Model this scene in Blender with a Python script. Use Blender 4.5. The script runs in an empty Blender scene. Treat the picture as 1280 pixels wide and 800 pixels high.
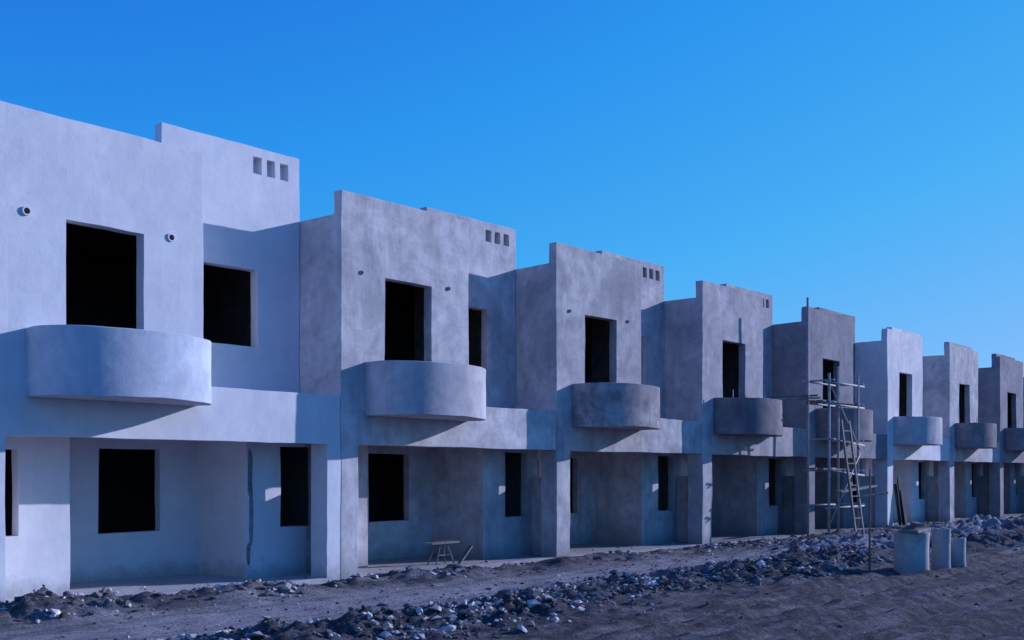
import bpy, bmesh, math, random
import numpy as np
from mathutils import Vector, noise, Matrix
random.seed(7); np.random.seed(7)
sc = bpy.context.scene
W = 5.84
EYE = 1.78

# ------------------------------------------------------------------ materials
def nodes_of(name):
    m = bpy.data.materials.new(name); m.use_nodes = True
    nt = m.node_tree
    return m, nt, nt.nodes, nt.links, nt.nodes['Principled BSDF']

def ramp(N, stops):
    r = N.new('ShaderNodeValToRGB')
    e = r.color_ramp.elements
    e[0].position, e[0].color = stops[0][0], (*stops[0][1], 1)
    e[1].position, e[1].color = stops[-1][0], (*stops[-1][1], 1)
    for p, c in stops[1:-1]:
        q = e.new(p); q.color = (*c, 1)
    return r

def tex_noise(N, L, vec, scale, detail=6, rough=0.6, dist=0.0):
    n = N.new('ShaderNodeTexNoise')
    n.inputs['Scale'].default_value = scale
    n.inputs['Detail'].default_value = detail
    n.inputs['Roughness'].default_value = rough
    n.inputs['Distortion'].default_value = dist
    L.new(vec, n.inputs['Vector'])
    return n

def mixc(N, L, fac, a, b, mode='MIX'):
    m = N.new('ShaderNodeMix'); m.data_type = 'RGBA'; m.blend_type = mode
    for s, v in ((0, fac), (6, a), (7, b)):
        if isinstance(v, (int, float)): m.inputs[s].default_value = v
        elif isinstance(v, tuple): m.inputs[s].default_value = (*v, 1)
        else: L.new(v, m.inputs[s])
    return m.outputs[2]

def plaster(name, col, dark, amount=0.5, seed=0.0, bump=0.35):
    """hand-floated cement render with damp mottling, drips and trowel relief"""
    m, nt, N, L, P = nodes_of(name)
    g = N.new('ShaderNodeNewGeometry')
    off = N.new('ShaderNodeVectorMath'); off.operation = 'ADD'
    off.inputs[1].default_value = (seed * 13.1, seed * 3.7, seed * 1.9)
    L.new(g.outputs['Position'], off.inputs[0]); v = off.outputs[0]
    big = tex_noise(N, L, v, 0.75, 8, 0.66, 0.7)
    mid = tex_noise(N, L, v, 3.4, 7, 0.68, 0.3)
    fine = tex_noise(N, L, v, 38, 4, 0.7)
    mp = N.new('ShaderNodeMapping'); mp.inputs['Scale'].default_value = (3.2, 3.2, 0.35)
    L.new(v, mp.inputs[0])
    streak = tex_noise(N, L, mp.outputs[0], 1.3, 5, 0.6)
    r1 = ramp(N, [(0.38, (0, 0, 0)), (0.66, (1, 1, 1))]); L.new(big.outputs[0], r1.inputs[0])
    r2 = ramp(N, [(0.42, (0, 0, 0)), (0.68, (1, 1, 1))]); L.new(mid.outputs[0], r2.inputs[0])
    r3 = ramp(N, [(0.50, (0, 0, 0)), (0.75, (1, 1, 1))]); L.new(streak.outputs[0], r3.inputs[0])
    r5 = ramp(N, [(0.50, (0, 0, 0)), (0.72, (1, 1, 1))]); L.new(fine.outputs[0], r5.inputs[0])
    c = col
    for r, k in ((r1, 0.9), (r2, 0.7), (r3, 0.55), (r5, 0.3)):
        a1 = N.new('ShaderNodeMath'); a1.operation = 'MULTIPLY'; a1.inputs[1].default_value = amount * k
        L.new(r.outputs[0], a1.inputs[0])
        c = mixc(N, L, a1.outputs[0], c, dark)
    sep = N.new('ShaderNodeSeparateXYZ'); L.new(g.outputs['Position'], sep.inputs[0])
    ad = N.new('ShaderNodeMath'); ad.operation = 'MULTIPLY_ADD'
    ad.inputs[1].default_value = 0.9; ad.inputs[2].default_value = -0.45
    L.new(mid.outputs[0], ad.inputs[0])
    sm = N.new('ShaderNodeMath'); sm.operation = 'ADD'
    L.new(sep.outputs[2], sm.inputs[0]); L.new(ad.outputs[0], sm.inputs[1])
    r4 = ramp(N, [(0.05, (0.5, 0.5, 0.5)), (0.35, (0, 0, 0))]); L.new(sm.outputs[0], r4.inputs[0])
    c = mixc(N, L, r4.outputs[0], c, (0.14, 0.135, 0.14))
    L.new(c, P.inputs['Base Color'])
    P.inputs['Roughness'].default_value = 0.93
    P.inputs['Specular IOR Level'].default_value = 0.15
    b1 = N.new('ShaderNodeBump'); b1.inputs['Strength'].default_value = bump; b1.inputs['Distance'].default_value = 0.022
    L.new(mid.outputs[0], b1.inputs['Height'])
    b2 = N.new('ShaderNodeBump'); b2.inputs['Strength'].default_value = bump * 0.9; b2.inputs['Distance'].default_value = 0.006
    L.new(fine.outputs[0], b2.inputs['Height']); L.new(b1.outputs[0], b2.inputs['Normal'])
    L.new(b2.outputs[0], P.inputs['Normal'])
    return m

def simple(name, col, col2, scale=8, rough=0.8, bump=0.3, stretch=(1, 1, 1)):
    m, nt, N, L, P = nodes_of(name)
    tc = N.new('ShaderNodeTexCoord')
    mp = N.new('ShaderNodeMapping'); mp.inputs['Scale'].default_value = stretch
    L.new(tc.outputs['Object'], mp.inputs[0])
    n = tex_noise(N, L, mp.outputs[0], scale, 6, 0.65)
    r = ramp(N, [(0.3, col), (0.7, col2)]); L.new(n.outputs[0], r.inputs[0])
    L.new(r.outputs[0], P.inputs['Base Color'])
    P.inputs['Roughness'].default_value = rough
    P.inputs['Specular IOR Level'].default_value = 0.2
    b = N.new('ShaderNodeBump'); b.inputs['Strength'].default_value = bump; b.inputs['Distance'].default_value = 0.01
    L.new(n.outputs[0], b.inputs['Height']); L.new(b.outputs[0], P.inputs['Normal'])
    return m

WALLS = [
 plaster('plaster_white', (0.71, 0.71, 0.76), (0.53, 0.53, 0.60), 0.5, 1, 0.28),
 plaster('plaster_grey', (0.66, 0.63, 0.66), (0.25, 0.24, 0.275), 0.74, 2, 0.45),
 plaster('plaster_warm_grey', (0.62, 0.59, 0.61), (0.23, 0.22, 0.255), 0.78, 3, 0.45),
 plaster('plaster_mid_grey', (0.55, 0.52, 0.56), (0.215, 0.205, 0.24), 0.74, 4, 0.45),
 plaster('plaster_dark_grey', (0.34, 0.325, 0.36), (0.15, 0.145, 0.175), 0.75, 5, 0.45),
 plaster('plaster_pale', (0.78, 0.76, 0.79), (0.46, 0.44, 0.49), 0.6, 6),
]
BALC = [
 plaster('balcony_white', (0.57, 0.62, 0.71), (0.30, 0.34, 0.44), 0.7, 7),
 plaster('balcony_grey', (0.57, 0.55, 0.59), (0.28, 0.27, 0.32), 0.7, 8),
 plaster('balcony_damp', (0.46, 0.43, 0.46), (0.085, 0.08, 0.10), 0.97, 9),
 plaster('balcony_brown', (0.29, 0.265, 0.29), (0.11, 0.10, 0.12), 0.85, 10),
]
M_DARK_ROOM = simple('dark_room_interior', (0.08, 0.075, 0.08), (0.15, 0.14, 0.15), 4, 0.97, 0.5)  # room faces coloured dark, the unlit interior is put into the colour
M_PATCH = simple('raw_cement_patch', (0.12, 0.115, 0.13), (0.30, 0.29, 0.32), 7, 0.97, 0.7)
M_WOOD = simple('weathered_timber', (0.10, 0.09, 0.09), (0.24, 0.22, 0.22), 6, 0.85, 0.4, (1, 1, 0.2))
M_STANDIN = simple('dark_standin_wood', (0.020, 0.017, 0.018), (0.055, 0.047, 0.048), 6, 0.85, 0.4, (1, 1, 0.2))  # dark colour for the boards that stand in for an unidentified shape
M_STEEL = simple('dull_steel', (0.18, 0.18, 0.19), (0.42, 0.42, 0.45), 14, 0.6, 0.2)
M_CONC = plaster('cast_concrete', (0.56, 0.54, 0.56), (0.20, 0.20, 0.23), 0.85, 12, 0.5)
M_PVC = simple('pvc_white', (0.6, 0.6, 0.62), (0.72, 0.72, 0.74), 10, 0.4, 0.05)
M_BORE_SHADE = simple('bore_shade', (0.01, 0.01, 0.012), (0.02, 0.02, 0.022), 5, 0.9, 0.0)  # near-black for flat discs, shade inside the drain mouths put into the colour
M_ROCK = simple('broken_concrete', (0.26, 0.245, 0.255), (0.68, 0.64, 0.66), 1.7, 0.95, 0.6)
M_CLOD = simple('dry_clods', (0.055, 0.05, 0.056), (0.19, 0.175, 0.187), 1.9, 0.98, 0.6)

# ------------------------------------------------------------------ helpers
def link(o, parent=None):
    sc.collection.objects.link(o)
    if parent is not None: o.parent = parent
    return o

def empty(name, loc):
    e = bpy.data.objects.new(name, None); e.empty_display_size = 0.3
    e.location = loc
    return link(e)

def wobble(p, amp):
    a = noise.noise_vector(p * 0.9) * amp
    b = noise.noise_vector(p * 4.1 + Vector((9, 3, 1))) * (amp * 0.45)
    return a + b

def voxel_mesh(name, ops, origin, step=0.4, amp=0.012, inside=None):
    cuts = []
    for ax in range(3):
        s = set()
        for o in ops:
            s.add(round(o[1 + ax * 2], 4)); s.add(round(o[2 + ax * 2], 4))
        s = sorted(s); out = []
        for a, b in zip(s[:-1], s[1:]):
            n = max(1, int(math.ceil((b - a) / step)))
            if ax == 1 and a >= 2.6: n = 1
            for i in range(n): out.append(a + (b - a) * i / n)
        out.append(s[-1]); cuts.append(np.array(out))
    X, Y, Z = cuts
    cx, cy, cz = [(c[:-1] + c[1:]) / 2 for c in cuts]
    occ = np.zeros((len(cx) + 2, len(cy) + 2, len(cz) + 2), bool)
    for o in ops:
        mx = (cx > o[1]) & (cx < o[2]); my = (cy > o[3]) & (cy < o[4]); mz = (cz > o[5]) & (cz < o[6])
        sub = occ[1:-1, 1:-1, 1:-1]
        sub[np.ix_(mx, my, mz)] = (o[0] == 1)
    vid = {}; verts = []; faces = []; mats = []
    def V(i, j, k):
        key = (i, j, k)
        if key not in vid:
            p = Vector((X[i], Y[j], Z[k]))
            w = wobble(p + Vector(origin), amp)
            if k == 0: w.z = 0
            verts.append(p + w); vid[key] = len(verts) - 1
        return vid[key]
    for ax in range(3):
        A = occ.astype(np.int8)
        d = np.diff(A, axis=ax)
        for (i, j, k) in np.argwhere(d != 0):
            s = d[i, j, k]
            if ax == 0:
                I = i; J = j - 1; K = k - 1
                q = [V(I, J, K), V(I, J, K + 1), V(I, J + 1, K + 1), V(I, J + 1, K)]
                c = (X[I] + (-.01 if s > 0 else .01), cy[J], cz[K])
            elif ax == 1:
                I = i - 1; J = j; K = k - 1
                q = [V(I, J, K), V(I + 1, J, K), V(I + 1, J, K + 1), V(I, J, K + 1)]
                c = (cx[I], Y[J] + (-.01 if s > 0 else .01), cz[K])
            else:
                I = i - 1; J = j - 1; K = k
                q = [V(I, J, K), V(I, J + 1, K), V(I + 1, J + 1, K), V(I + 1, J, K)]
                c = (cx[I], cy[J], Z[K] + (-.01 if s > 0 else .01))
            if s < 0: q.reverse()
            faces.append(q)
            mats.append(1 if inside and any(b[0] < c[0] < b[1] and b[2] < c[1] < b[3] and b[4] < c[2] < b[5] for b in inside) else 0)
    me = bpy.data.meshes.new(name)
    me.from_pydata([tuple(v) for v in verts], [], faces); me.update()
    return me, mats

def tube(p0, p1, r0, r1=None, seg=8):
    r1 = r0 if r1 is None else r1
    p0 = Vector(p0); p1 = Vector(p1); d = (p1 - p0).normalized()
    q = d.to_track_quat('Z', 'Y')
    vs = []; fs = []
    for p, r in ((p0, r0), (p1, r1)):
        for i in range(seg):
            a = 2 * math.pi * i / seg
            vs.append(p + q @ Vector((r * math.cos(a), r * math.sin(a), 0)))
    for i in range(seg):
        j = (i + 1) % seg
        fs.append([i, j, seg + j, seg + i])
    fs.append(list(range(seg))[::-1]); fs.append([seg + i for i in range(seg)])
    return vs, fs

def plank(p0, p1, w, t, up=(0, 0, 1)):
    p0 = Vector(p0); p1 = Vector(p1); d = (p1 - p0).normalized()
    s = d.cross(Vector(up))
    if s.length < 1e-3: s = Vector((1, 0, 0))
    s.normalize(); u = s.cross(d).normalized()
    vs = []
    for p in (p0, p1):
        for a, b in ((-1, -1), (1, -1), (1, 1), (-1, 1)):
            vs.append(p + s * a * w / 2 + u * b * t / 2)
    fs = [[0, 1, 2, 3], [7, 6, 5, 4], [0, 4, 5, 1], [1, 5, 6, 2], [2, 6, 7, 3], [3, 7, 4, 0]]
    return vs, fs

def build(name, parts, mat, parent=None, smooth=False, loc=(0, 0, 0)):
    vs = []; fs = []
    for v, f in parts:
        o = len(vs); vs += [tuple(q) for q in v]; fs += [[i + o for i in ff] for ff in f]
    me = bpy.data.meshes.new(name); me.from_pydata(vs, [], fs); me.update()
    bm = bmesh.new(); bm.from_mesh(me); bmesh.ops.recalc_face_normals(bm, faces=bm.faces); bm.to_mesh(me); bm.free()
    me.materials.append(mat)
    ob = bpy.data.objects.new(name, me); ob.location = loc
    link(ob, parent)
    if smooth:
        for p in me.polygons: p.use_smooth = len(p.vertices) == 4
    return ob

def blob(x, y, z, w, h, seed, n=44):
    """irregular trowelled strip standing 20 mm proud of a street-facing wall, feathered rim"""
    vs = [Vector((x, y - .022, z))]; fs = []
    for ring, (k, dy) in enumerate(((0.8, -.021), (1.0, .004))):
        for i in range(n):
            a = 2 * math.pi * i / n
            r = k * (1 + .35 * noise.noise(Vector((math.cos(a) * 1.3 + seed, math.sin(a) * 1.3, seed))) + .22 * noise.noise(Vector((math.cos(a) * 5, math.sin(a) * 5, seed))))
            ca, sa = math.cos(a), math.sin(a)
            e = 0.6
            vs.append(Vector((x + w / 2 * r * math.copysign(abs(ca) ** e, ca), y + dy, z + h / 2 * r * math.copysign(abs(sa) ** e, sa))))
    for i in range(n):
        j = (i + 1) % n
        fs.append([0, 1 + i, 1 + j]); fs.append([1 + i, 1 + n + i, 1 + n + j, 1 + j])
    return vs, fs

# ------------------------------------------------------------------ houses
def lathe_ring(cx, cy, cz, ro, ri, y0, y1, seg=16):
    vs = []; fs = []
    for (r, y) in ((ro, y1), (ro, y0), (ri, y0), (ri, y1)):
        for i in range(seg):
            a = 2 * math.pi * i / seg
            vs.append(Vector((cx + r * math.cos(a), y, cz + r * math.sin(a))))
    for k in range(3):
        for i in range(seg):
            j = (i + 1) % seg
            fs.append([k * seg + i, k * seg + j, (k + 1) * seg + j, (k + 1) * seg + i])
    return vs, fs

def balcony(parent, mat, xc, rnd):
    a, p, st, t = 1.30, 1.02, 0.22, 0.11
    z0, z1 = 2.82, 3.75
    def outline(off, n=40):
        pts = [(-(a - off), 0.06), (-(a - off), -st)]
        for i in range(1, n):
            th = math.pi * i / n
            pts.append((-(a - off) * math.cos(th), -st - (p - st - off) * math.sin(th)))
        pts += [((a - off), -st), ((a - off), 0.06)]
        return pts
    O = outline(0); I = outline(t); n = len(O)
    vs = []; fs = []
    rows = 4
    zs = [z0 + (z1 - z0) * i / rows for i in range(rows + 1)]
    def jit(x, y, z):
        q = Vector((x + xc, y, z)); w = wobble(q + parent.location, 0.016)
        return (xc + x + w.x, y + w.y * (1 if y < 0 else 0), z + w.z)
    for z in zs:
        for x, y in O: vs.append(jit(x, y, z))
    base = len(vs)
    for z in (z1, z0 + 0.14):
        for x, y in I: vs.append(jit(x, y, z))
    for r in range(rows):
        for i in range(n - 1):
            fs.append([r * n + i, r * n + i + 1, (r + 1) * n + i + 1, (r + 1) * n + i])
    for i in range(n - 1):
        fs.append([rows * n + i, rows * n + i + 1, base + i + 1, base + i])
        fs.append([base + i, base + i + 1, base + n + i + 1, base + n + i])
    fs.append([i for i in range(n)][::-1])
    fs.append([base + n + i for i in range(n)])
    fs.append([0, rows * n, base, base + n]); fs.append([n - 1, base + 2 * n - 1, base + n - 1, rows * n + n - 1])
    ob = build('balcony', [(vs, fs)], mat, parent)
    for pl in ob.data.polygons: pl.use_smooth = True
    b = ob.modifiers.new('bevel', 'BEVEL'); b.width = 0.012; b.segments = 2; b.limit_method = 'ANGLE'; b.angle_limit = math.radians(40)
    ob.data.set_sharp_from_angle(angle=math.radians(40))
    return ob

wall_for = {-2: 0, -1: 0, 0: 1, 1: 2, 2: 3, 3: 4, 4: 5, 5: 2, 6: 4, 7: 3, 8: 5, 9: 2}
balc_for = {-2: 0, -1: 0, 0: 1, 1: 2, 2: 3, 3: 3, 4: 1, 5: 3, 6: 3, 7: 2, 8: 1, 9: 3}
def house(n):
    rnd = random.Random(n * 17 + 3)
    h = empty('row_house', (n * W, 0, 0))
    near = n <= 1
    R = W - 0.012
    dz = 0.0 if n == -1 else rnd.uniform(-0.03, 0.03)
    top = 6.68 + dz
    tower = 7.39 if n == -1 else 7.15 + dz
    S, H = 1, 0
    first = n <= -1
    ce = 0.18 if first else (0.38 if n == 0 else 0.47)       # column width
    pw = 0.03 if first else 0.35                             # party wall position
    ops = [
     (S, 0, R, 0.0, 6.0, -0.3, 0.04),                      # floor slab
     (S, 0, R, 0.2, 6.0, 2.6, 2.85),                       # first floor slab
     (S, 0, 3.15, 0.2, 6.0, 6.0, 6.15),                    # roof slab
     (S, 3.15, R, 1.12, 6.0, 6.0, 6.15),
     (S, 0, R, 6.0, 6.2, -0.3, 6.5),                       # rear wall
     (S, 0, 0.18, 0.2, 6.0, 2.6, 6.28),                    # left side wall upstairs
     (S, 0, R, 0.0, 0.2, 2.31, 3.13),                      # beam
     (S, 0, 3.15, 0.0, 0.2, 3.13, top),                    # projecting front
     (S, 2.97, 3.15, 0.2, 1.32, 2.6, 6.28),
     (S, 3.15, R, 1.12, 1.32, 2.6, 6.28),                  # recessed wall
     (S, 3.12, R, 1.12, 1.32, 6.28, tower),                # high parapet
     (S, R - 0.15, R, 1.32, 6.0, 2.6, 6.28),
     (S, 0.0, ce, 0.0, 0.43, -0.3, 2.31),                  # porch column
     (S, pw, pw + 0.15, 0.43, 6.0, 0.0, 2.6),              # party wall
     (S, R - 1.25, R, 0.95, 1.15, 0.0, 2.6),
     (S, R - 1.25, R - 1.10, 1.15, 2.6, 0.0, 2.6),
     (S, 1.65, R - 1.25, 2.43, 2.6, 0.0, 2.6),
     (S, 1.5, 1.65, 1.4, 2.6, 0.0, 2.6),
     (S, pw + 0.15, 1.65, 1.2, 1.4, 0.0, 2.6),
     (H, 1.0, 2.16, 0.0, 0.2, 3.13, 5.28),
     (H, 3.87, 4.93, 1.12, 1.32, 3.97, 5.28),
     (H, 2.75, 3.87, 2.43, 2.6, 0.82, 2.22),
     (H, 5.29, R, 0.95, 1.15, 0.88, 2.27),
     (H, pw + 0.18, 0.88, 1.2, 1.4, 0.9, 2.15),
     (H, pw, pw + 0.15, 0.43, 0.95, 1.75, 2.6),  # added opening, cut to let a sun patch onto the porch wall
    ]
    if not first:
        ops.insert(14, (S, 0.0, 0.35, 0.95, 1.15, 0.0, 2.6)); ops.append((H, 0.0, 0.19, 0.95, 1.15, 0.88, 2.27))
    if n == -1: ops.append((S, R - 0.29, R, 0.0, 0.43, -0.3, 2.31))
    for k in range(3):
        x = 4.86 + (0.0 if n != -1 else -0.02) + k * 0.285
        ops.append((H, x, x + 0.17, 1.12, 1.27, tower - 0.47 + (0.02 if n == -1 else 0.06), tower - 0.16))
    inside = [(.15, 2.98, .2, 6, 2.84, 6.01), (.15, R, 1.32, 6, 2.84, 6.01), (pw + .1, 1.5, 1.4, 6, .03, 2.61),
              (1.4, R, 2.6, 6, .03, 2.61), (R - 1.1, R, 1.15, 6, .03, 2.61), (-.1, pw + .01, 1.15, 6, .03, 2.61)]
    me, mi = voxel_mesh('walls', ops, (n * W, 0, 0), 0.30 if near else 0.5, 0.016 if near else 0.02, inside)
    me.materials.append(WALLS[wall_for[n]]); me.materials.append(M_DARK_ROOM)
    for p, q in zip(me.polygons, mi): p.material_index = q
    ob = bpy.data.objects.new('walls', me); link(ob, h)
    b = ob.modifiers.new('bevel', 'BEVEL'); b.width = 0.014; b.segments = 2; b.limit_method = 'ANGLE'; b.angle_limit = math.radians(45)
    balcony(h, BALC[balc_for[n]], 1.74 if n < 0 else 1.84, rnd)
    parts = []; discs = []
    for x, z in ((0.45, EYE + 3.52), (2.60, EYE + 3.52)):
        k = 1.0 if n < 0 else 0.6
        parts.append(lathe_ring(x, 0, z, 0.062 * k, 0.042 * k, -0.025, 0.02))
        discs.append(([Vector((x + 0.044 * k * math.cos(a * math.pi / 6), -0.021, z + 0.044 * k * math.sin(a * math.pi / 6))) for a in range(12)], [list(range(12))]))
    if n < 2:
        build('drain_sleeves', parts, M_PVC if n < 0 else BALC[3], h)
        build('drain_shade_discs', discs, M_BORE_SHADE, h)  # flat dark discs painted as the shaded bore, wall is not pierced
    if n == -1:
        build('cement_repairs', [blob(4.66, .95, 1.85, .10, .8, 3), blob(4.68, .95, 1.1, .07, .9, 5), blob(4.63, .95, .45, .06, .35, 6)], M_PATCH, h)
    if n in (2, 3, 5, 7):
        rods = []
        for i in range(5):
            x = rnd.uniform(0.7, 3.0)
            rods.append(tube((x, -0.35, 2.96), (x + rnd.uniform(-.05, .05), -0.35, 3.75 + rnd.uniform(.05, .25)), 0.012, seg=5))
        build('starter_bars', rods, M_STEEL, h)
    return h
for n in range(-2, 10): house(n)

# ------------------------------------------------------------------ ground
def smooth(e0, e1, x):
    t = min(1, max(0, (x - e0) / (e1 - e0))); return t * t * (3 - 2 * t)
def ridge_y(x): return -4.9 + 0.35 * math.sin(x * 0.45) + 0.25 * noise.noise(Vector((x * 0.6, 5, 0)))
HEAPS = ((5.0, -5.6, 0.9, 0.22), (8.5, -4.8, 1.0, 0.26), (-5.3, -0.9, 0.7, 0.24), (13.5, -3.2, 1.6, 0.26), (17, -5.0, 1.8, 0.26), (24, -3.5, 2.2, 0.38), (29, -5.5, 2.2, 0.4), (-2.6, -1.0, .7, .14), (1.5, -1.0, .6, .12))
def ground_h(x, y):
    far = 1 - smooth(60, 120, abs(x))
    p = Vector((x, y, 0))
    h = 0.05 * noise.noise(p * 0.5) + 0.03 * noise.noise(p * 1.7) + 0.014 * noise.noise(p * 5.2)
    if -14 < x < 60 and -13 < y < 1:
        d = y - ridge_y(x)
        r = math.exp(-(d / 0.85) ** 2) * smooth(-8, -4.5, x) * (1 - smooth(7.5, 10, x))
        h += r * (0.12 + 0.16 * noise.noise(p * 1.3) + 0.12 * noise.noise(p * 4.5) + 0.07 * noise.noise(p * 11))
        r = math.exp(-((y + 0.9) / 0.55) ** 2) * smooth(-12, -9, x)
        h += r * (0.06 + 0.11 * noise.noise(p * 1.1 + Vector((3, 0, 0))) + 0.07 * noise.noise(p * 5))
        for hx, hy, hr, hh in HEAPS:
            d2 = ((x - hx) ** 2 / 2.2 + (y - hy) ** 2) / (hr * hr)
            if d2 < 6: h += hh * math.exp(-d2) * (0.8 + 0.9 * noise.noise(p * 2.4) + 0.5 * noise.noise(p * 7))
        if y < -5.6:
            k = smooth(-5.6, -6.4, y)
            for ry in (-6.9, -7.5, -8.5, -9.2, -10.3):
                yy = y - ry - 0.15 * math.sin(x * 0.21 + ry) - 0.05 * noise.noise(Vector((x * 0.5, ry, 0)))
                h += k * (-0.07 * math.exp(-(yy / 0.13) ** 2) + 0.045 * math.exp(-((abs(yy) - 0.25) / 0.1) ** 2) * (0.7 + 0.9 * noise.noise(p * 2)))
            h += k * (0.016 * noise.noise(p * 4) + 0.010 * noise.noise(p * 9))
    h *= far
    if y > -0.35: h = h * (1 - smooth(-0.35, 0.1, y)) - 0.06 * smooth(-0.35, 0.1, y)
    return h
def axis(segs):
    out = []
    for a, b, s in segs:
        n = max(1, int(round((b - a) / s)))
        out += [a + (b - a) * i / n for i in range(n)]
    out.append(segs[-1][1]); return out
xs = axis([(-3000, -300, 900), (-300, -60, 60), (-60, -16, 4), (-16, -9, 0.3), (-9, 12, 0.07), (12, 30, 0.14), (30, 62, 0.5), (62, 120, 6), (120, 400, 70), (400, 3000, 650)])
ys = axis([(-3000, -300, 900), (-300, -40, 65), (-40, -13, 3), (-13, -9, 0.25), (-9, 0.3, 0.065), (0.3, 8, 1.0), (8, 60, 13), (60, 400, 85), (400, 3000, 650)])
vs = []; fs = []
for y in ys:
    for x in xs: vs.append((x, y, ground_h(x, y)))
nx = len(xs)
for j in range(len(ys) - 1):
    for i in range(nx - 1):
        fs.append((j * nx + i, j * nx + i + 1, (j + 1) * nx + i + 1, (j + 1) * nx + i))
me = bpy.data.meshes.new('ground'); me.from_pydata(vs, [], fs); me.update()
for p in me.polygons: p.use_smooth = True
m, nt, N, L, P = nodes_of('bare_earth')
g = N.new('ShaderNodeNewGeometry'); v = g.outputs['Position']
sep = N.new('ShaderNodeSeparateXYZ'); L.new(v, sep.inputs[0])
n1 = tex_noise(N, L, v, 0.55, 6, 0.6, 0.5); n2 = tex_noise(N, L, v, 4.5, 8, 0.7); n3 = tex_noise(N, L, v, 26, 5, 0.75)
mpx = N.new('ShaderNodeMapping'); mpx.inputs['Scale'].default_value = (0.25, 2.2, 1); L.new(v, mpx.inputs[0])
n4 = tex_noise(N, L, mpx.outputs[0], 1.6, 6, 0.6)
base = ramp(N, [(0.32, (0.033, 0.030, 0.035)), (0.5, (0.070, 0.064, 0.073)), (0.70, (0.17, 0.158, 0.175))]); L.new(n2.outputs[0], base.inputs[0])
pale = ramp(N, [(0.3, (0.13, 0.125, 0.14)), (0.7, (0.42, 0.40, 0.44))]); L.new(n4.outputs[0], pale.inputs[0])
sh = N.new('ShaderNodeMath'); sh.operation = 'MULTIPLY_ADD'; sh.inputs[1].default_value = 2.2; L.new(n1.outputs[0], sh.inputs[0]); L.new(sep.outputs[1], sh.inputs[2])
mr = N.new('ShaderNodeMapRange'); mr.inputs[1].default_value = -4.0; mr.inputs[2].default_value = 1.6; L.new(sh.outputs[0], mr.inputs[0])
pm = ramp(N, [(0.08, (0, 0, 0)), (0.20, (1, 1, 1)), (0.50, (1, 1, 1)), (0.70, (0.12, 0.12, 0.12))]); L.new(mr.outputs[0], pm.inputs[0])
c = mixc(N, L, pm.outputs[0], base.outputs[0], pale.outputs[0])
r5 = ramp(N, [(0.50, (0, 0, 0)), (0.64, (0.6, 0.6, 0.6))]); L.new(n4.outputs[0], r5.inputs[0])
c = mixc(N, L, r5.outputs[0], c, (0.21, 0.20, 0.22))
r3 = ramp(N, [(0.35, (0.45, 0.45, 0.45)), (0.65, (1.4, 1.4, 1.4))]); L.new(n3.outputs[0], r3.inputs[0])
c = mixc(N, L, 1.0, c, r3.outputs[0], 'MULTIPLY')
L.new(c, P.inputs['Base Color']); P.inputs['Roughness'].default_value = 0.97; P.inputs['Specular IOR Level'].default_value = 0.1
b1 = N.new('ShaderNodeBump'); b1.inputs['Strength'].default_value = 0.7; b1.inputs['Distance'].default_value = 0.05; L.new(n2.outputs[0], b1.inputs['Height'])
b2 = N.new('ShaderNodeBump'); b2.inputs['Strength'].default_value = 1.0; b2.inputs['Distance'].default_value = 0.02; L.new(n3.outputs[0], b2.inputs['Height']); L.new(b1.outputs[0], b2.inputs['Normal'])
L.new(b2.outputs[0], P.inputs['Normal'])
me.materials.append(m)
link(bpy.data.objects.new('ground', me))

# ------------------------------------------------------------------ rubble
def rock_variants(k=16):
    out = []
    for s in range(k):
        bm = bmesh.new()
        sq = (random.uniform(.7, 1.25), random.uniform(.55, 1.0), random.uniform(.35, .75))
        for i in range(random.randint(9, 15)):
            d = Vector((random.gauss(0, 1), random.gauss(0, 1), random.gauss(0, 1))).normalized() * random.uniform(.75, 1.05)
            bm.verts.new((d.x * sq[0], d.y * sq[1], d.z * sq[2]))
        bmesh.ops.convex_hull(bm, input=bm.verts)
        bmesh.ops.delete(bm, geom=[v for v in bm.verts if not v.link_faces], context='VERTS')
        bm.verts.index_update()
        out.append((np.array([v.co[:] for v in bm.verts]), [[v.index for v in f.verts] for f in bm.faces])); bm.free()
    return out
VAR = rock_variants()
def scatter(name, pts, mat):
    V = []; F = []; off = 0
    for (x, y, s) in pts:
        a, f = VAR[random.randrange(len(VAR))]
        th = random.uniform(0, 6.28); ph = random.uniform(-.8, .8)
        Rm = np.array((Matrix.Rotation(th, 3, 'Z') @ Matrix.Rotation(ph, 3, 'X')))
        z = ground_h(x, y) if y < 0.0 else 0.04
        V.append((a * s) @ Rm.T + np.array([x, y, z + s * 0.18]))
        F += [[i + off for i in q] for q in f]; off += len(a)
    V = np.concatenate(V)
    me = bpy.data.meshes.new(name); me.from_pydata(V.tolist(), [], F); me.update()
    me.materials.append(mat); link(bpy.data.objects.new(name, me))
def size(lo, hi): return lo * (hi / lo) ** (random.random() ** 2.2)
rub = []; clod = []
for i in range(12000):
    x = random.uniform(-7, 9.5); y = ridge_y(x) + random.gauss(0, 0.6)
    dens = 0.42 + 1.2 * noise.noise(Vector((x * .7, y * .9, 3)))
    if random.random() > dens + .25: continue
    (rub if random.random() < 0.34 + .7 * noise.noise(Vector((x * 1.2, y * 1.2, 8))) else clod).append((x, y, size(0.010, 0.095)))
for i in range(4200):
    x = random.uniform(-9, 36); y = -0.75 + random.gauss(0, 0.5)
    if noise.noise(Vector((x * .55, y * .5, 13))) < 0.02 and random.random() < .85: continue
    if y > -0.1: y = -0.1 - random.random() * .4
    (rub if random.random() < 0.45 else clod).append((x, y, size(0.012, 0.11)))
for i in range(500):
    x = random.uniform(-6, 36); y = random.uniform(0.1, 0.9)
    (rub if random.random() < 0.6 else clod).append((x, y, size(0.01, 0.05)))
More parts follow.
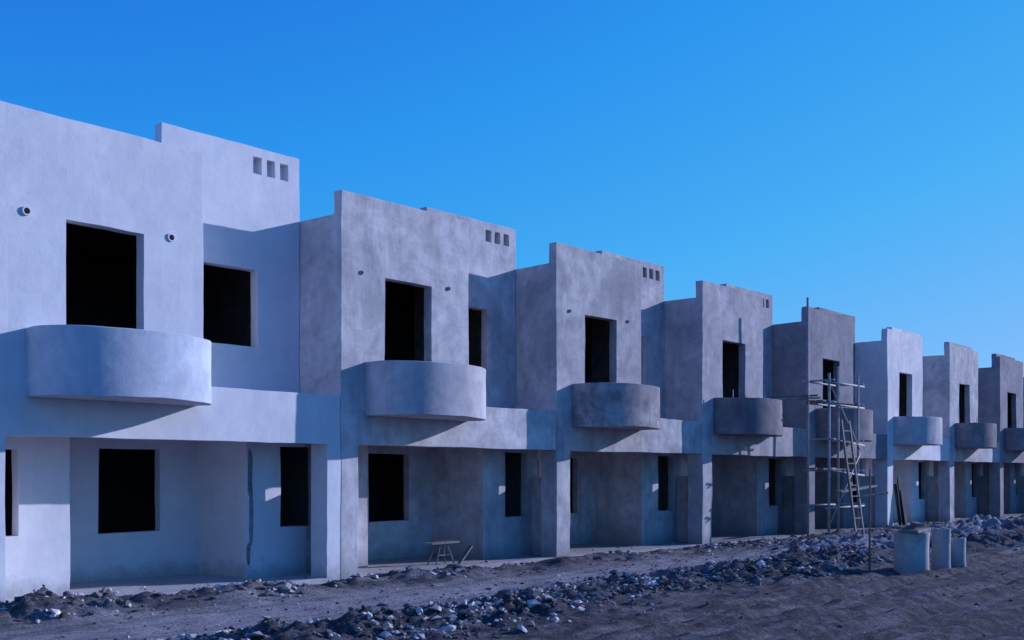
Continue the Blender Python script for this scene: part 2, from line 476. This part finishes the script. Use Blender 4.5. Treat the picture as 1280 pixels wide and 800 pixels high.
for i in range(7000):
    x = random.uniform(-9, 30); y = random.uniform(-11, -1)
    (rub if random.random() < 0.25 else clod).append((x, y, size(0.007, 0.036 if y < -6 else .045)))
for hx, hy, sp, k in ((8.5, -4.8, 0.7, 260), (5, -5.6, .5, 200), (13.5, -3.2, 1.1, 400), (17, -5.0, 1.1, 300), (24, -3.5, 1.6, 400), (-5.3, -0.9, .45, 260), (-2.6, -1.0, .4, 160), (1.5, -1, .4, 140), (12, -1.2, 1.0, 300), (29, -5.5, 1.6, 250)):
    for i in range(k):
        (rub if random.random() < 0.4 else clod).append((random.gauss(hx, sp * 1.4), min(-.2, random.gauss(hy, sp)), size(0.015, 0.12)))
scatter('concrete_rubble', rub, M_ROCK)
scatter('dirt_clods', clod, M_CLOD)

# ------------------------------------------------------------------ scaffold
sx0, sx1, sy0, sy1 = 15.7, 17.6, -1.5, -0.9
sf = empty('scaffold', (0, 0, 0))
posts = [tube((sx0, sy0, -.05), (sx0 + .03, sy0, 4.55), .035), tube((sx1, sy0, -.05), (sx1 - .02, sy0, 4.6), .035),
         tube((sx0, sy1, -.05), (sx0 - .02, sy1, 6.65), .035), tube((sx1, sy1, -.05), (sx1, sy1, 4.9), .035)]
build('poles', posts, M_STEEL, sf, True)
rl = []
for z in (0.9, 1.85, 2.7, 3.7, 4.3):
    j = random.uniform(-.08, .08)
    rl.append(tube((sx0 - .25, sy0 - .04, z + j), (sx1 + .3, sy0 - .04, z - j), .026))
    rl.append(tube((sx0 - .1, sy1 + .04, z + .05), (sx1 + .12, sy1 + .04, z + .05 + j), .026))
    for x in (sx0 + .04, sx1 + .04):
        rl.append(tube((x, sy0 - .15, z + .06), (x, sy1 + .2, z + .06), .024))
rl.append(tube((sx0, sy0 - .06, .5), (sx1, sy0 - .06, 2.4), .02)); rl.append(tube((sx1, sy0 - .06, 2.5), (sx0, sy0 - .06, 4.2), .02))
build('rails', rl, M_STEEL, sf, True)
pk = [plank((sx0 - .3, y, 3.79), (sx1 + .4, y + .02, 3.80), .2, .04) for y in (-1.38, -1.15)]
pk.append(plank((sx0 - .5, -1.25, 1.96), (sx1 + .3, -1.3, 1.93), .22, .04))
pk.append(plank((14.3, -.55, 3.80), (15.9, -1.1, 3.90), .2, .05))
pk.append(plank((14.5, -.35, 3.86), (16.0, -1.0, 3.98), .12, .05))
pk.append(plank((17.6, -.9, 1.3), (20.6, -.7, 1.45), .22, .05))
build('planks', pk, M_WOOD, sf)
ld = empty('wooden_ladder', (0, 0, 0))
parts = [plank((16.35, -2.0, 0.0), (16.35, -1.56, 3.3), .05, .08, (1, 0, 0)), plank((16.85, -2.0, 0.0), (16.85, -1.56, 3.3), .05, .08, (1, 0, 0))]
build('rails', parts, M_WOOD, ld)
build('rungs', [tube((16.35, -2.0 + .44 * t, 3.3 * t), (16.85, -2.0 + .44 * t, 3.3 * t), .02, seg=6) for t in [i / 11 for i in range(1, 11)]], M_WOOD, ld)
# stand-in for an unidentified dark shape, added as boards on end beyond the scaffold
tb = empty('dark_shape_standin', (24.15, -0.1, -0.02))
build('boards', [plank((dx, -.1 + dy, 0), (dx + lean, .10 + dy, h), .19, .035, (0, 1, 0)) for dx, dy, lean, h in
      ((-.17, 0, .03, 1.50), (.01, -.05, .01, 1.74), (.18, 0, -.02, 1.60), (.05, -.12, .03, 1.30))], M_STANDIN, tb)

# ------------------------------------------------------------------ concrete pipes + stake
def pipe_ob(x, y, ro, h, t=0.055, lid=False):
    seg = 40; prof = [(ro * 1.03, -.06), (ro * 1.03, .05), (ro, .08), (ro * .985, h * .5), (ro, h - .07), (ro * 1.03, h - .05), (ro * 1.03, h), (ro - t, h), (ro - t, .02)]
    vs = []; fs = []
    for r, z in prof:
        for i in range(seg):
            a = 2 * math.pi * i / seg
            w = 1 + 0.03 * noise.noise(Vector((math.cos(a) * 2, math.sin(a) * 2, z * 4 + x)))
            vs.append(Vector((r * w * math.cos(a), r * w * math.sin(a), z + .02 * noise.noise(Vector((math.cos(a) * 3, math.sin(a) * 3, x))))))
    for k in range(len(prof) - 1):
        for i in range(seg):
            j = (i + 1) % seg; fs.append([k * seg + i, k * seg + j, (k + 1) * seg + j, (k + 1) * seg + i])
    fs.append([(len(prof) - 1) * seg + i for i in range(seg)])
    e = empty('concrete_pipe', (x, y, ground_h(x, y)))
    o = build('barrel', [(vs, fs)], M_CONC, e)
    for p in o.data.polygons: p.use_smooth = True
    o.data.set_sharp_from_angle(angle=math.radians(35))
    if lid:
        build('cover_boards', [plank((-.42, -.1, h + .035), (.5, .0, h + .05), .34, .05), plank((-.25, .18, h + .09), (.55, -.05, h + .10), .2, .05), plank((-.1, -.2, h + .14), (.40, .12, h + .15), .12, .06)], M_WOOD, e)
    return e
pipe_ob(7.9, -6.75, 0.31, 0.80, lid=True)
pipe_ob(8.85, -6.95, 0.17, 0.78, .035)
pipe_ob(9.35, -7.05, 0.18, 0.52, .035)
st = empty('wooden_stake', (6.84, -6.4, ground_h(6.84, -6.4)))
build('post', [tube((0, 0, -.15), (.03, 0, 1.88), .022, .018)], M_WOOD, st, True)
build('crossbar', [plank((-.42, .028, 1.36), (.25, -.22, 1.44), .05, .03)], M_WOOD, st)
ws = empty('work_bench', (2.98, 0.55, 0.04)); ws.scale = (.86, .86, .92)
build('top', [plank((-.45, 0, .46), (.42, 0, .47), .30, .035)], M_WOOD, ws)
build('legs', [tube((x, y, 0), (x * .35, y * .4, .45), .018) for x in (-.30, .28) for y in (-.12, .16)] +
      [tube((-.2, -.05, .2), (.18, -.03, .2), .014)], M_WOOD, ws)
build('leaning_board', [plank((.3, -.25, 0.02), (.85, -.1, .36), .09, .03)], M_WOOD, ws)

# ------------------------------------------------------------------ light + sky
Ldir = Vector((-2.35, 1.0, -0.80)).normalized()
s = bpy.data.lights.new('sun', 'SUN'); s.energy = 5.0; s.angle = math.radians(0.5); s.color = (0.76, 0.78, 1.0)
so = bpy.data.objects.new('sun', s); so.rotation_euler = Ldir.to_track_quat('-Z', 'Y').to_euler(); so.location = (40, -20, 20); link(so)
w = bpy.data.worlds.new('World'); sc.world = w; w.use_nodes = True
N = w.node_tree.nodes; L = w.node_tree.links; bg = N['Background']
sky = N.new('ShaderNodeTexSky'); sky.sky_type = 'NISHITA'; sky.sun_disc = False
sky.sun_elevation = math.asin(-Ldir.z); sky.sun_rotation = math.atan2(-Ldir.x, -Ldir.y)
sky.air_density = 1.0; sky.dust_density = 0.3; sky.ozone_density = 3.0
# cool white balance: map the physical sky's brightness onto the cobalt-to-azure range
sepc = N.new('ShaderNodeSeparateColor'); L.new(sky.outputs[0], sepc.inputs[0])
k = N.new('ShaderNodeMath'); k.operation = 'MULTIPLY'; k.inputs[1].default_value = 0.12; L.new(sepc.outputs[1], k.inputs[0])
r = ramp(N, [(0.0, (0.004, 0.02, 0.2)), (0.12, (0.010, 0.08, 0.52)), (0.18, (0.015, 0.17, 0.72)), (0.28, (0.026, 0.30, 0.85)), (0.46, (0.07, 0.43, 0.92)), (1.0, (0.30, 0.56, 1.0))])
L.new(k.outputs[0], r.inputs[0])
sc8 = N.new('ShaderNodeVectorMath'); sc8.operation = 'SCALE'; sc8.inputs['Scale'].default_value = 1 / 0.12
L.new(r.outputs[0], sc8.inputs[0]); L.new(sc8.outputs[0], bg.inputs[0]); bg.inputs[1].default_value = 0.12

# ------------------------------------------------------------------ camera
f = 1353.0; nrm = math.hypot(1188, f)
F = Vector((f / nrm, 1188 / nrm, 0))
cam = bpy.data.cameras.new('camera'); co = bpy.data.objects.new('camera', cam); link(co)
co.location = (-4.21 * W + 19.14 * 1188 / nrm, -19.14 * f / nrm, EYE)
co.rotation_euler = F.to_track_quat('-Z', 'Y').to_euler()
cam.sensor_width = 36; cam.lens = f / 1280 * 36; cam.shift_y = 194 / 1280; cam.clip_start = 0.1; cam.clip_end = 8000
sc.camera = co
sc.view_settings.view_transform = 'Standard'; sc.view_settings.look = 'None'; sc.view_settings.exposure = 0
